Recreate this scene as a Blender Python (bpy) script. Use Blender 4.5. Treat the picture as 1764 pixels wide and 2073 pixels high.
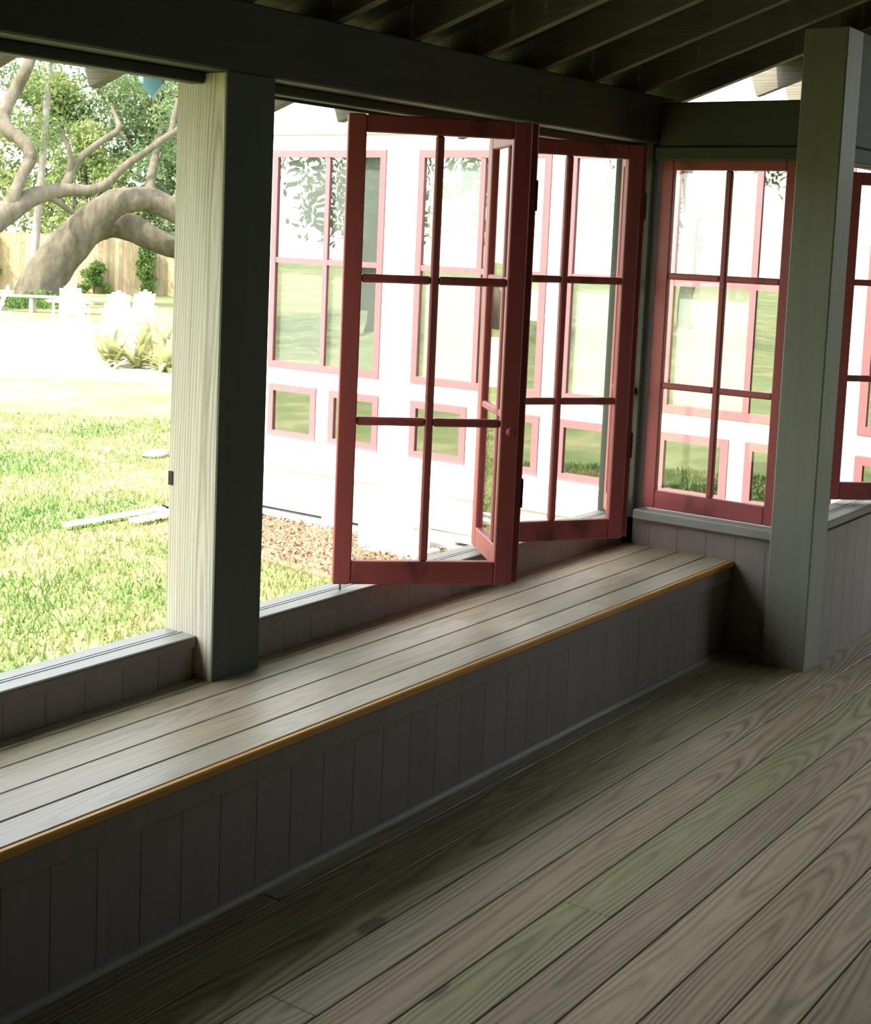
import bpy, bmesh, math, random
import numpy as np
from mathutils import Vector, Matrix, Euler

random.seed(7); np.random.seed(7)
for o in list(bpy.data.objects): bpy.data.objects.remove(o)
SC = bpy.context.scene
COL = SC.collection

# ------------------------------------------------------------------ camera, sky, sun, exposure
W_PX, H_PX, F_PX = 1764, 2073, 2887.1
CAM_POS = (-6.0671, -2.5146, 1.8503)
YAW, PITCH, ROLL = 0.619658, -0.108220, 0.041444
cam_data = bpy.data.cameras.new('camera')
cam = bpy.data.objects.new('camera', cam_data); COL.objects.link(cam)
fwd = Vector((math.cos(PITCH) * math.cos(YAW), math.cos(PITCH) * math.sin(YAW), math.sin(PITCH)))
rgt = fwd.cross(Vector((0, 0, 1))).normalized(); upv = rgt.cross(fwd)
r2 = math.cos(ROLL) * rgt + math.sin(ROLL) * upv
u2 = -math.sin(ROLL) * rgt + math.cos(ROLL) * upv
cam.matrix_world = Matrix(((r2.x, u2.x, -fwd.x, CAM_POS[0]), (r2.y, u2.y, -fwd.y, CAM_POS[1]),
                           (r2.z, u2.z, -fwd.z, CAM_POS[2]), (0, 0, 0, 1)))
cam_data.sensor_fit = 'HORIZONTAL'; cam_data.sensor_width = 36.0
cam_data.lens = 36.0 * F_PX / W_PX
cam_data.shift_x = 34.94 / W_PX
cam_data.shift_y = -247.1 / W_PX
cam_data.clip_start = 0.05; cam_data.clip_end = 500
SC.camera = cam

SUN_DIR = Vector((-0.62, 0.12, 0.77)).normalized()      # towards the sun
world = bpy.data.worlds.new('sky'); SC.world = world; world.use_nodes = True
wt = world.node_tree; wt.nodes.clear()
sky = wt.nodes.new('ShaderNodeTexSky'); sky.sky_type = 'NISHITA'
sky.sun_disc = False
sky.sun_elevation = math.asin(SUN_DIR.z); sky.sun_rotation = math.atan2(SUN_DIR.x, SUN_DIR.y)
sky.air_density = 1.0; sky.dust_density = 3.0; sky.ozone_density = 1.0
mixw = wt.nodes.new('ShaderNodeMix'); mixw.data_type = 'RGBA'
mixw.inputs[0].default_value = 0.45
mixw.inputs[7].default_value = (7.0, 7.2, 7.0, 1)          # bright summer haze
bg = wt.nodes.new('ShaderNodeBackground'); bg.inputs[1].default_value = 0.42
wo = wt.nodes.new('ShaderNodeOutputWorld')
wt.links.new(sky.outputs[0], mixw.inputs[6]); wt.links.new(mixw.outputs[2], bg.inputs[0]); wt.links.new(bg.outputs[0], wo.inputs[0])
sd = bpy.data.lights.new('sun', 'SUN'); sd.energy = 5.0; sd.angle = math.radians(0.6); sd.color = (1.0, 0.95, 0.85)
so = bpy.data.objects.new('sun', sd); COL.objects.link(so)
so.rotation_euler = SUN_DIR.to_track_quat('Z', 'Y').to_euler(); so.location = (-20, 5, 30)
vs = SC.view_settings
vs.view_transform = 'Standard'; vs.look = 'None'; vs.gamma = 1.0; vs.use_curve_mapping = False
vs.exposure = 1.25
SC.cycles.max_bounces = 10; SC.cycles.diffuse_bounces = 6; SC.cycles.glossy_bounces = 4
SC.cycles.transparent_max_bounces = 24; SC.cycles.caustics_reflective = False; SC.cycles.caustics_refractive = False

# ------------------------------------------------------------------ node helpers and materials
class NT:
    def __init__(s, name):
        s.m = bpy.data.materials.new(name); s.m.use_nodes = True
        s.t = s.m.node_tree; s.t.nodes.clear()
        s.out = s.t.nodes.new('ShaderNodeOutputMaterial')
    def n(s, kind, props=None, **ins):
        nd = s.t.nodes.new('ShaderNode' + kind)
        for k, v in (props or {}).items(): setattr(nd, k, v)
        for k, v in ins.items():
            key = int(k[1:]) if k[0] == 'i' and k[1:].isdigit() else k.replace('_', ' ')
            s.set(nd.inputs[key], v)
        return nd
    def set(s, sock, v):
        if hasattr(v, 'is_output') or isinstance(v, bpy.types.NodeSocket): s.t.links.new(v, sock)
        elif hasattr(v, 'outputs'): s.t.links.new(v.outputs[0], sock)
        else:
            if isinstance(v, tuple) and len(v) == 3 and sock.type == 'RGBA': v = (*v, 1)
            sock.default_value = v
    def math(s, op, a, b=0.0, c=0.0):
        nd = s.t.nodes.new('ShaderNodeMath'); nd.operation = op
        s.set(nd.inputs[0], a); s.set(nd.inputs[1], b); s.set(nd.inputs[2], c)
        return nd.outputs[0]
    def mix(s, f, a, b, mode='MIX'):
        nd = s.t.nodes.new('ShaderNodeMix'); nd.data_type = 'RGBA'; nd.blend_type = mode
        s.set(nd.inputs[0], f); s.set(nd.inputs[6], a); s.set(nd.inputs[7], b)
        return nd.outputs[2]
    def ramp(s, f, stops):
        nd = s.t.nodes.new('ShaderNodeValToRGB'); el = nd.color_ramp.elements
        while len(el) < len(stops): el.new(0.5)
        for e, (p, c) in zip(el, stops):
            e.position = p; e.color = (*c, 1) if len(c) == 3 else c
        s.set(nd.inputs[0], f); return nd.outputs[0]
    def noise(s, vec, scale, detail=3.0, rough=0.5):
        return s.n('TexNoise', Vector=vec, Scale=scale, Detail=detail, Roughness=rough).outputs[0]
    def pos(s, scale=(1, 1, 1), shift_random=True):
        tc = s.n('TexCoord').outputs['Object']
        mp = s.n('Mapping', Vector=tc, Scale=scale)
        if not shift_random: return mp.outputs[0]
        oi = s.n('ObjectInfo').outputs['Random']
        sh = s.n('CombineXYZ', X=s.math('MULTIPLY', oi, 37.0), Y=s.math('MULTIPLY', oi, 11.0), Z=s.math('MULTIPLY', oi, 5.0))
        return s.n('VectorMath', {'operation': 'ADD'}, i0=mp.outputs[0], i1=sh.outputs[0]).outputs[0]
    def bsdf(s, color, rough=0.6, spec=0.3, bump=None, bstr=0.3, bdist=0.01):
        b = s.n('BsdfPrincipled', Roughness=rough)
        s.set(b.inputs['Base Color'], color); b.inputs['Specular IOR Level'].default_value = spec
        if bump is not None:
            bp = s.n('Bump', Strength=bstr, Distance=bdist, Height=bump); s.set(b.inputs['Normal'], bp)
        s.t.links.new(b.outputs[0], s.out.inputs[0]); return s.m

def wood(name, light, dark, axis='x', face='z', ring=0.009, contrast=0.5, rough=0.6, spec=0.3, use_color=False, wobble=0.05, depth=0.05, knots=0.5, seed=0.0, vc=0.0, streak=0.9):
    """sawn board: rings around an axis that wanders along the length, so the face shows cathedral grain; streaks and knots on top"""
    t = NT(name)
    tc = t.n('TexCoord').outputs['Object']
    sx = t.n('SeparateXYZ', Vector=tc)
    S = {'x': sx.outputs[0], 'y': sx.outputs[1], 'z': sx.outputs[2]}
    other = [k for k in 'xyz' if k not in (axis, face)][0]
    u, v, w = S[axis], S[other], S[face]
    rnd = t.math('ADD', t.n('ObjectInfo').outputs['Random'], seed)
    u2 = t.math('ADD', u, t.math('MULTIPLY', rnd, 53.0))
    mul = lambda a, b: t.math('MULTIPLY', a, b)
    slow = t.n('CombineXYZ', X=u2, Y=mul(v, 1.5), Z=mul(rnd, 9.0))
    n1 = t.noise(slow, 0.55, 1.0)
    n2 = t.noise(t.n('VectorMath', {'operation': 'ADD'}, i0=slow, i1=(7.3, 2.1, 4.4)), 0.5, 1.0)
    n3 = t.noise(t.n('CombineXYZ', X=mul(u2, 5.0), Y=mul(v, 26.0), Z=mul(rnd, 3.0)), 1.0, 3.0)
    vv = t.math('ADD', t.math('SUBTRACT', v, vc), mul(t.math('SUBTRACT', n2, 0.5), 0.16))
    ww = t.math('ADD', t.math('ADD', w, depth), t.math('ADD', mul(t.math('SUBTRACT', n1, 0.5), wobble * 4), mul(t.math('SUBTRACT', n3, 0.5), 0.007)))
    r = t.math('SQRT', t.math('ADD', mul(vv, vv), mul(ww, ww)))
    ph = t.math('FRACT', t.math('DIVIDE', r, ring))
    band = t.math('POWER', t.math('SUBTRACT', 1.0, t.math('ABSOLUTE', t.math('SUBTRACT', mul(ph, 2.0), 1.3))), 1.6)
    band = t.math('MAXIMUM', band, 0.0)
    amp = t.noise(t.n('CombineXYZ', X=mul(u2, 1.1), Y=mul(v, 14.0), Z=mul(rnd, 17.0)), 1.0, 2.0)
    fine = t.noise(t.n('CombineXYZ', X=mul(u2, 5.0), Y=mul(v, 170.0), Z=mul(w, 170.0)), 1.0, 3.0)
    streaks = t.noise(t.n('CombineXYZ', X=mul(u2, 1.6), Y=mul(v, 42.0), Z=mul(rnd, 7.0)), 1.0, 4.0, 0.65)
    f = t.math('ADD', mul(mul(band, amp), contrast * 1.9), mul(t.math('SUBTRACT', fine, 0.5), 0.8))
    f = t.math('ADD', f, mul(t.math('SUBTRACT', streaks, 0.42), streak))
    if knots > 0:
        vo = t.n('TexVoronoi', Vector=t.n('CombineXYZ', X=mul(u2, 2.2), Y=mul(v, 5.5), Z=mul(rnd, 13.0)), Scale=0.8, Randomness=1.0)
        kn = t.ramp(vo.outputs['Distance'], [(0.0, (1, 1, 1)), (0.09, (0.8, 0.8, 0.8)), (0.125, (0, 0, 0))])
        f = t.math('ADD', f, mul(kn, knots))
    f = t.math('MINIMUM', t.math('MAXIMUM', f, 0.0), 1.0)
    col = t.mix(f, (*light, 1), (*dark, 1))
    if use_color:
        col = t.mix(1.0, col, t.n('ObjectInfo').outputs['Color'], 'MULTIPLY')
    return t.bsdf(col, rough, spec, t.math('ADD', mul(band, -0.4), fine), 0.25, 0.003)

def painted(name, color, var=0.12, rough=0.55, spec=0.3, grain='z', bump=0.15, scale=1.0, dirt=None):
    t = NT(name)
    sc = {'x': (1.5, 30, 30), 'y': (30, 1.5, 30), 'z': (30, 30, 1.5)}[grain]
    n1 = t.noise(t.pos(tuple(q * scale for q in sc)), 1.0, 4.0)
    n2 = t.noise(t.pos((3, 3, 3)), 1.0, 3.0)
    f = t.math('ADD', t.math('MULTIPLY', n1, 0.6), t.math('MULTIPLY', n2, 0.4))
    lo = tuple(c * (1 - var) for c in color); hi = tuple(min(1, c * (1 + var)) for c in color)
    col = t.ramp(f, [(0.3, lo), (0.7, hi)])
    if dirt:
        d = t.ramp(t.noise(t.pos((5, 5, 2)), 1.3, 5.0), [(0.55, (0, 0, 0)), (0.72, (1, 1, 1))])
        col = t.mix(d, col, (*dirt, 1))
    return t.bsdf(col, rough, spec, n1, bump, 0.004)

def plain(name, color, rough=0.5, spec=0.3, metal=0.0, var=0.06):
    t = NT(name)
    n = t.noise(t.pos((8, 8, 8)), 1.0, 3.0)
    col = t.ramp(n, [(0.3, tuple(c * (1 - var) for c in color)), (0.7, tuple(min(1, c * (1 + var)) for c in color))])
    m = t.bsdf(col, rough, spec)
    for nd in m.node_tree.nodes:
        if nd.type == 'BSDF_PRINCIPLED': nd.inputs['Metallic'].default_value = metal
    return m

def glass(name, tint=(0.97, 0.98, 0.97), base=0.045, wave=0.0):
    t = NT(name)
    ge = t.n('NewGeometry')
    ins = {}
    if wave > 0:
        bp = t.n('Bump', Strength=wave, Distance=0.02, Height=t.noise(t.pos((2.2, 2.2, 1.4)), 1.0, 1.0))
        nrm = bp.outputs[0]
    else: nrm = ge.outputs['Normal']
    d = t.n('VectorMath', {'operation': 'DOT_PRODUCT'}, i0=ge.outputs['Incoming'], i1=ge.outputs['Normal'])
    c = t.math('ABSOLUTE', d.outputs['Value'])
    f = t.math('ADD', base, t.math('MULTIPLY', t.math('POWER', t.math('SUBTRACT', 1.0, c), 5.0), 1 - base))
    tr = t.n('BsdfTransparent', Color=(*tint, 1)); gl = t.n('BsdfGlossy', Roughness=0.0, Color=(1, 1, 1, 1))
    t.set(gl.inputs['Normal'], nrm)
    mx = t.n('MixShader'); t.set(mx.inputs[0], f); t.t.links.new(tr.outputs[0], mx.inputs[1]); t.t.links.new(gl.outputs[0], mx.inputs[2])
    t.t.links.new(mx.outputs[0], t.out.inputs[0]); return t.m

def leafy(name, c1, c2, c3, scale=1.2, trans=0.35):
    t = NT(name)
    n = t.noise(t.n('TexCoord').outputs['Object'], scale, 4.0)
    col = t.ramp(n, [(0.30, c1), (0.5, c2), (0.70, c3)])
    di = t.n('BsdfDiffuse', Color=col); tr = t.n('BsdfTranslucent', Color=col)
    mx = t.n('MixShader', i0=trans, i1=di.outputs[0], i2=tr.outputs[0])
    t.t.links.new(mx.outputs[0], t.out.inputs[0]); return t.m

M = {}
M['floor'] = wood('weathered_floorboard', (0.385, 0.325, 0.215), (0.115, 0.083, 0.048), 'x', 'z', 0.0115, 0.6, 0.5, 0.35, True, 0.055, 0.05, 1.0, 0.0, 0.0, 0.75)
M['bench'] = wood('weathered_bench_board', (0.37, 0.33, 0.235), (0.185, 0.155, 0.095), 'x', 'z', 0.011, 0.4, 0.42, 0.45, True, 0.05, 0.06, 0.3, 3.0)
M['nosing'] = wood('fresh_cut_pine_edge', (0.56, 0.29, 0.05), (0.40, 0.19, 0.03), 'x', 'y', 0.010, 0.4, 0.5, 0.3, False, 0.03, 0.05, 0.2)
M['post'] = wood('rough_sawn_post', (0.58, 0.55, 0.45), (0.26, 0.24, 0.18), 'z', 'x', 0.010, 0.6, 0.75, 0.15, False, 0.03, 0.155, 0.0, 2.0, -0.06, 0.7)
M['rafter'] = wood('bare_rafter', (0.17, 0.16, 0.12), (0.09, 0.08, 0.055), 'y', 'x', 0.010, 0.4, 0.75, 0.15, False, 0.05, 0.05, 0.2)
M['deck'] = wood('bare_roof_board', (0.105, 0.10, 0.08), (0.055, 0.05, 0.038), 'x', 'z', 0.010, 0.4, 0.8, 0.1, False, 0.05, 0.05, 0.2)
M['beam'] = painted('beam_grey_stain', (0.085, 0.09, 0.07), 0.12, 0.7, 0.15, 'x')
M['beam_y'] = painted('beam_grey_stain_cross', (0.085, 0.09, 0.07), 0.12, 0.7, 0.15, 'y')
M['wall'] = painted('taupe_board_paint', (0.245, 0.208, 0.185), 0.10, 0.6, 0.25, 'z')
M['wall_dark'] = painted('dark_brown_board_paint', (0.07, 0.06, 0.05), 0.10, 0.7, 0.2, 'z')  # dark so the unseen porch walls throw back little light
M['sill'] = painted('grey_sill_paint', (0.27, 0.275, 0.235), 0.10, 0.5, 0.35, 'x')
M['sill_y'] = painted('grey_sill_paint_cross', (0.27, 0.275, 0.235), 0.10, 0.5, 0.35, 'y')
M['track'] = plain('blue_grey_track', (0.36, 0.42, 0.46), 0.35, 0.5, 0.2)
M['column'] = painted('grey_green_column_paint', (0.255, 0.265, 0.205), 0.10, 0.6, 0.25, 'z')
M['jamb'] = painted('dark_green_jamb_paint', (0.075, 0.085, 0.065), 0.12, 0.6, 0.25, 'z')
M['red'] = painted('dull_red_sash_paint', (0.35, 0.082, 0.078), 0.10, 0.45, 0.35, 'z', 0.12)
M['red_x'] = painted('dull_red_sash_paint_worn', (0.35, 0.082, 0.078), 0.10, 0.45, 0.35, 'x', 0.12, 1.0, (0.10, 0.035, 0.03))
M['metal'] = plain('dark_hinge_metal', (0.025, 0.028, 0.025), 0.45, 0.5, 0.6)
M['steel'] = plain('guide_pin_metal', (0.35, 0.34, 0.30), 0.4, 0.5, 0.8)
M['glass'] = glass('old_window_pane', (0.97, 0.98, 0.97), 0.045, 0.10)
M['glass_far'] = glass('house_window_pane', (0.85, 0.88, 0.86), 0.22, 0.12)
M['reflect_backing'] = plain('grey_reflection_backing', (0.31, 0.31, 0.295), 0.8, 0.1, 0.0, 0.02)  # grey sheet added behind the glass so sky reflections there read white
M['blind'] = plain('white_blind_cloth', (0.78, 0.78, 0.77), 0.8, 0.1, 0.0, 0.02)
M['white'] = painted('white_house_paint', (0.78, 0.77, 0.76), 0.03, 0.6, 0.2, 'y', 0.06)
M['offwhite'] = painted('off_white_skirt_paint', (0.62, 0.61, 0.58), 0.05, 0.7, 0.2, 'y', 0.06)
M['concrete'] = painted('pale_concrete', (0.55, 0.55, 0.53), 0.08, 0.85, 0.15, 'y', 0.2)
M['pinkred'] = painted('glare_paled_red_frame_paint', (0.26, 0.105, 0.11), 0.06, 0.55, 0.25, 'z', 0.06)  # same red as the sashes, paled in the colour to carry outdoor glare
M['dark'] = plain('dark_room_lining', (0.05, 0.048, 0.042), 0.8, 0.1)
M['teal'] = plain('teal_metal_paint', (0.20, 0.42, 0.50), 0.4, 0.4)
M['plastic'] = plain('white_plastic', (0.80, 0.80, 0.78), 0.45, 0.4)
M['greywood'] = painted('grey_bench_wood', (0.33, 0.32, 0.28), 0.12, 0.7, 0.2, 'x')
M['fence'] = wood('cedar_picket', (0.40, 0.32, 0.20), (0.20, 0.14, 0.08), 'z', 'x', 0.012, 0.4, 0.75, 0.15, True, 0.05, 0.06, 0.3)
M['stone'] = plain('grey_stone', (0.30, 0.29, 0.27), 0.9, 0.1, 0.0, 0.3)
M['leaf_oak'] = leafy('oak_leaf', (0.07, 0.12, 0.05), (0.14, 0.20, 0.085), (0.24, 0.28, 0.14), 0.9)
M['leaf_dark'] = leafy('shade_leaf', (0.07, 0.12, 0.055), (0.13, 0.19, 0.09), (0.22, 0.26, 0.13), 0.5)
M['leaf_pale'] = leafy('pale_leaf', (0.10, 0.15, 0.05), (0.18, 0.23, 0.08), (0.28, 0.31, 0.13), 0.6)
M['leaf_ivy'] = leafy('vine_leaf', (0.06, 0.12, 0.03), (0.11, 0.19, 0.05), (0.18, 0.26, 0.08), 2.0)
M['leaf_strap'] = leafy('strap_leaf', (0.14, 0.19, 0.07), (0.32, 0.32, 0.15), (0.46, 0.42, 0.22), 3.0, 0.3)
def bark(name, c1, c2):
    t = NT(name)
    n = t.noise(t.pos((4, 4, 1.5), False), 1.0, 6.0, 0.65); n2 = t.noise(t.pos((0.6, 0.6, 0.6), False), 1.0, 2.0)
    col = t.ramp(t.math('ADD', t.math('MULTIPLY', n, 0.7), t.math('MULTIPLY', n2, 0.3)), [(0.35, c1), (0.65, c2)])
    return t.bsdf(col, 0.9, 0.1, n, 0.7, 0.06)
M['bark'] = bark('live_oak_bark', (0.055, 0.048, 0.032), (0.135, 0.118, 0.085))
M['bark_pale'] = bark('smooth_pale_bark', (0.17, 0.14, 0.12), (0.30, 0.265, 0.24))
def lawn_mat():
    t = NT('lawn_turf'); p = t.n('TexCoord').outputs['Object']
    n = t.noise(p, 0.55, 5.0, 0.6); n2 = t.noise(p, 14.0, 4.0, 0.7); n3 = t.noise(p, 1.9, 3.0)
    f = t.math('ADD', t.math('MULTIPLY', n, 0.5), t.math('ADD', t.math('MULTIPLY', n2, 0.2), t.math('MULTIPLY', n3, 0.3)))
    col = t.ramp(f, [(0.36, (0.10, 0.16, 0.05)), (0.5, (0.19, 0.215, 0.085)), (0.62, (0.33, 0.30, 0.15))])  # green and dry turf; patches also stand in for dappled tree shade
    return t.bsdf(col, 0.9, 0.1, n2, 0.6, 0.03)
M['lawn'] = lawn_mat()
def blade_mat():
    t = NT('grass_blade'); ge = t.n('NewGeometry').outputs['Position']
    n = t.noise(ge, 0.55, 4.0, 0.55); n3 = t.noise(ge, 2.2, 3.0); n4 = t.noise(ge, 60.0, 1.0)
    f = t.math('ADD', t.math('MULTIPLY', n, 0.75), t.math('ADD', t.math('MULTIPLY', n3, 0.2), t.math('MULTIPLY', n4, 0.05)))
    col = t.ramp(f, [(0.40, (0.10, 0.18, 0.05)), (0.5, (0.19, 0.235, 0.085)), (0.6, (0.36, 0.32, 0.16))])  # green and dry blades; strong patches also carry painted shadow dapple
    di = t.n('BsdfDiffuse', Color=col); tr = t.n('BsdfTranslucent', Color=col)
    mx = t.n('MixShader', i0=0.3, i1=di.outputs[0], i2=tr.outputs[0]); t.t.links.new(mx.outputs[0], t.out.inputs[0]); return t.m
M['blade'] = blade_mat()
def mulch_mat():
    t = NT('bark_mulch'); p = t.n('NewGeometry').outputs['Position']
    n = t.noise(p, 22.0, 5.0, 0.7)
    col = t.ramp(n, [(0.3, (0.15, 0.085, 0.05)), (0.5, (0.26, 0.17, 0.105)), (0.68, (0.42, 0.32, 0.22))])
    return t.bsdf(col, 0.95, 0.1, n, 0.8, 0.03)
M['mulch'] = mulch_mat()
M['sand'] = painted('pale_sand', (0.66, 0.63, 0.56), 0.07, 0.95, 0.05, 'x', 0.2, 0.2)

# ------------------------------------------------------------------ object helpers
def tag(o, label=None, cat=None, group=None, kind=None):
    if label: o['label'] = label
    if cat: o['category'] = cat
    if group: o['group'] = group
    if kind: o['kind'] = kind
    return o
def empty(name, loc=(0, 0, 0), rz=0.0, parent=None):
    o = bpy.data.objects.new(name, None); COL.objects.link(o)
    o.empty_display_size = 0.1; o.location = loc; o.rotation_euler = (0, 0, rz)
    if parent: o.parent = parent
    return o
def wloc(o):
    """world matrix from the objects' own transforms (no depsgraph needed)"""
    m = Matrix.LocRotScale(o.location, o.rotation_euler, o.scale)
    return wloc(o.parent) @ m if o.parent else m
def link(name, me, parent=None, loc=(0, 0, 0), rot=(0, 0, 0)):
    o = bpy.data.objects.new(name, me); COL.objects.link(o)
    o.location = loc; o.rotation_euler = rot
    if parent: o.parent = parent
    return o
_cache = {}
def box_mesh(name, dx, dy, dz, mat, bevel=0.0):
    key = (round(dx, 4), round(dy, 4), round(dz, 4), mat.name, bevel)
    if key in _cache: return _cache[key]
    bm = bmesh.new(); bmesh.ops.create_cube(bm, size=1.0)
    bmesh.ops.scale(bm, vec=(dx, dy, dz), verts=bm.verts)
    if bevel: bmesh.ops.bevel(bm, geom=list(bm.edges), offset=min(bevel, 0.4 * min(dx, dy, dz)), segments=1, affect='EDGES')
    me = bpy.data.meshes.new(name); bm.to_mesh(me); bm.free(); me.materials.append(mat)
    _cache[key] = me; return me
def box(name, x, y, z, mat, parent=None, bevel=0.004, local=False):
    """box from (min,max) pairs in world coordinates, or in the parent's own frame when local"""
    x, y, z = sorted(x), sorted(y), sorted(z)
    me = box_mesh(name, x[1] - x[0], y[1] - y[0], z[1] - z[0], mat, bevel)
    c = Vector(((x[0] + x[1]) / 2, (y[0] + y[1]) / 2, (z[0] + z[1]) / 2))
    if parent and not local: c = wloc(parent).inverted() @ c
    return link(name, me, parent, c)
def poly_mesh(name, verts, faces, mat, smooth=False):
    me = bpy.data.meshes.new(name); me.from_pydata([tuple(v) for v in verts], [], faces); me.materials.append(mat)
    if smooth:
        for p in me.polygons: p.use_smooth = True
    me.update(); return me
def prism_mesh(name, pts, axis, a, b, mat):
    """outline pts (2D) swept along an axis between a and b"""
    def P(p, t): return {'x': (t, p[0], p[1]), 'y': (p[0], t, p[1]), 'z': (p[0], p[1], t)}[axis]
    n = len(pts); v = [P(p, a) for p in pts] + [P(p, b) for p in pts]
    f = [tuple(range(n))[::-1], tuple(range(n, 2 * n))] + [(i, (i + 1) % n, n + (i + 1) % n, n + i) for i in range(n)]
    me = poly_mesh(name, v, f, mat)
    bm = bmesh.new(); bm.from_mesh(me); bmesh.ops.recalc_face_normals(bm, faces=bm.faces); bm.to_mesh(me); bm.free()
    return me
def quads_mesh(name, V, mat):
    """V: (n,4,3) array of quads"""
    n = len(V); me = bpy.data.meshes.new(name)
    me.vertices.add(4 * n); me.vertices.foreach_set('co', np.asarray(V, dtype=np.float32).ravel())
    me.loops.add(4 * n); me.loops.foreach_set('vertex_index', np.arange(4 * n, dtype=np.int32))
    me.polygons.add(n); me.polygons.foreach_set('loop_start', np.arange(0, 4 * n, 4, dtype=np.int32))
    me.polygons.foreach_set('loop_total', np.full(n, 4, dtype=np.int32))
    me.materials.append(mat); me.update(); me.validate(); return me
RNG = np.random.default_rng(11)
def leaf_quads(cent, size, squash=0.5):
    n = len(cent)
    a = RNG.normal(size=(n, 3)); a /= np.linalg.norm(a, axis=1)[:, None]
    b = np.cross(a, RNG.normal(size=(n, 3))); b /= np.linalg.norm(b, axis=1)[:, None] + 1e-9
    s = size * RNG.uniform(0.6, 1.3, (n, 1)); a = a * s; b = b * s * squash
    return np.stack([cent - a, cent - b * 0.9, cent + a, cent + b * 0.9], axis=1)
def cloud(blobs, per, hollow=0.35):
    """points scattered in ellipsoids (cx,cy,cz,rx,ry,rz), denser towards the outside"""
    out = []
    for (cx, cy, cz, rx, ry, rz) in blobs:
        k = max(20, int(per * rx * ry ** 0.5 * rz ** 0.5))
        d = RNG.normal(size=(k, 3)); d /= np.linalg.norm(d, axis=1)[:, None]
        r = (hollow + (1 - hollow) * RNG.uniform(0, 1, (k, 1))) ** 0.7
        out.append(d * r * np.array([rx, ry, rz]) + np.array([cx, cy, cz]))
    return np.concatenate(out)
def tube_mesh(name, pts, mat, sides=12, sub=5, rough=0.0):
    """smooth tapering tube through (x,y,z,r)"""
    P = np.array(pts, dtype=float); n = len(P); Q = []
    for i in range(n - 1):
        p0, p1, p2, p3 = P[max(i - 1, 0)], P[i], P[i + 1], P[min(i + 2, n - 1)]
        for k in range(sub):
            t = k / sub
            Q.append(0.5 * ((2 * p1) + (-p0 + p2) * t + (2 * p0 - 5 * p1 + 4 * p2 - p3) * t * t + (-p0 + 3 * p1 - 3 * p2 + p3) * t ** 3))
    Q.append(P[-1]); Q = np.array(Q); m = len(Q); V = []; ref = Vector((0.3, 0.2, 1)).normalized()
    for i in range(m):
        t = Vector(Q[min(i + 1, m - 1), :3] - Q[max(i - 1, 0), :3]).normalized()
        a = t.cross(ref)
        if a.length < 0.05: a = t.cross(Vector((1, 0, 0)))
        a.normalize(); b = t.cross(a); ref = a.cross(t) if False else ref
        for k in range(sides):
            th = 2 * math.pi * k / sides; r = max(Q[i, 3], 0.004) * (1 + rough * (RNG.uniform() - 0.5))
            V.append(Vector(Q[i, :3]) + a * math.cos(th) * r + b * math.sin(th) * r)
    F = [(i * sides + k, i * sides + (k + 1) % sides, (i + 1) * sides + (k + 1) % sides, (i + 1) * sides + k) for i in range(m - 1) for k in range(sides)]
    F += [tuple(range(sides))[::-1], tuple(range((m - 1) * sides, m * sides))]
    return poly_mesh(name, V, F, mat, True)
def lathe_mesh(name, prof, mat, seg=20):
    V, F = [], []
    for (r, z) in prof:
        for k in range(seg):
            th = 2 * math.pi * k / seg; V.append((r * math.cos(th), r * math.sin(th), z))
    for i in range(len(prof) - 1):
        for k in range(seg):
            F.append((i * seg + k, i * seg + (k + 1) % seg, (i + 1) * seg + (k + 1) % seg, (i + 1) * seg + k))
    F += [tuple(range(seg))[::-1], tuple(range((len(prof) - 1) * seg, len(prof) * seg))]
    return poly_mesh(name, V, F, mat, True)

# ------------------------------------------------------------------ measures (metres)
GZ = -0.62                       # ground outside
X0, X1 = -8.5, 3.0               # porch from end to end
YR = -4.6                        # right-hand wall
SEAT = 0.43
SILL = 0.565
HEAD = 2.275                     # underside of the window head
BEAM0, BEAM1 = 2.315, 2.53
YW = 0.576                       # inside face of the low wall
YT = 0.655                       # window track
POST = (-2.883, -2.666, 0.509, 0.718)
COLM = (-0.057, 0.135, -0.375, -0.182)
SLOPE = 0.35
def raft_z(y): return 2.537 - SLOPE * (y - 0.5)
RIDGE = -2.3

# ------------------------------------------------------------------ ground
gv = [(-90, -60, GZ), (120, -60, GZ), (120, 120, GZ), (-90, 120, GZ)]
lawn = link('lawn', poly_mesh('lawn', gv, [(0, 1, 2, 3)], M['lawn'])); tag(lawn, 'sunlit lawn around the porch and the white house', 'lawn', None, 'structure')
def patch(name, outline, z, mat, centre=None):
    c = centre or (sum(p[0] for p in outline) / len(outline), sum(p[1] for p in outline) / len(outline))
    n = len(outline)
    V = [(c[0], c[1], z)] + [(p[0], p[1], z) for p in outline] + [(p[0], p[1], GZ - 0.05) for p in outline]
    F = [(0, 1 + i, 1 + (i + 1) % n) for i in range(n)] + [(1 + i, n + 1 + i, n + 1 + (i + 1) % n, 1 + (i + 1) % n) for i in range(n)]
    me = poly_mesh(name, V, F, mat); bm = bmesh.new(); bm.from_mesh(me); bmesh.ops.recalc_face_normals(bm, faces=bm.faces); bm.to_mesh(me); bm.free()
    return link(name, me)
out = []
for i in range(48):
    th = 2 * math.pi * i / 48; rr = 1 + 0.06 * math.sin(5 * th + 1) + 0.04 * math.sin(9 * th)
    a, b = 9.5 * math.cos(th) * rr, 6.2 * math.sin(th) * rr
    out.append((12.5 - 0.58 * a + 0.81 * b, 19.6 + 0.81 * a + 0.58 * b))
sand = patch('sand_patio', out, GZ + 0.015, M['sand']); tag(sand, 'sunbleached pale sand patio beneath the white garden chairs', 'patio', None, 'structure')
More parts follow.
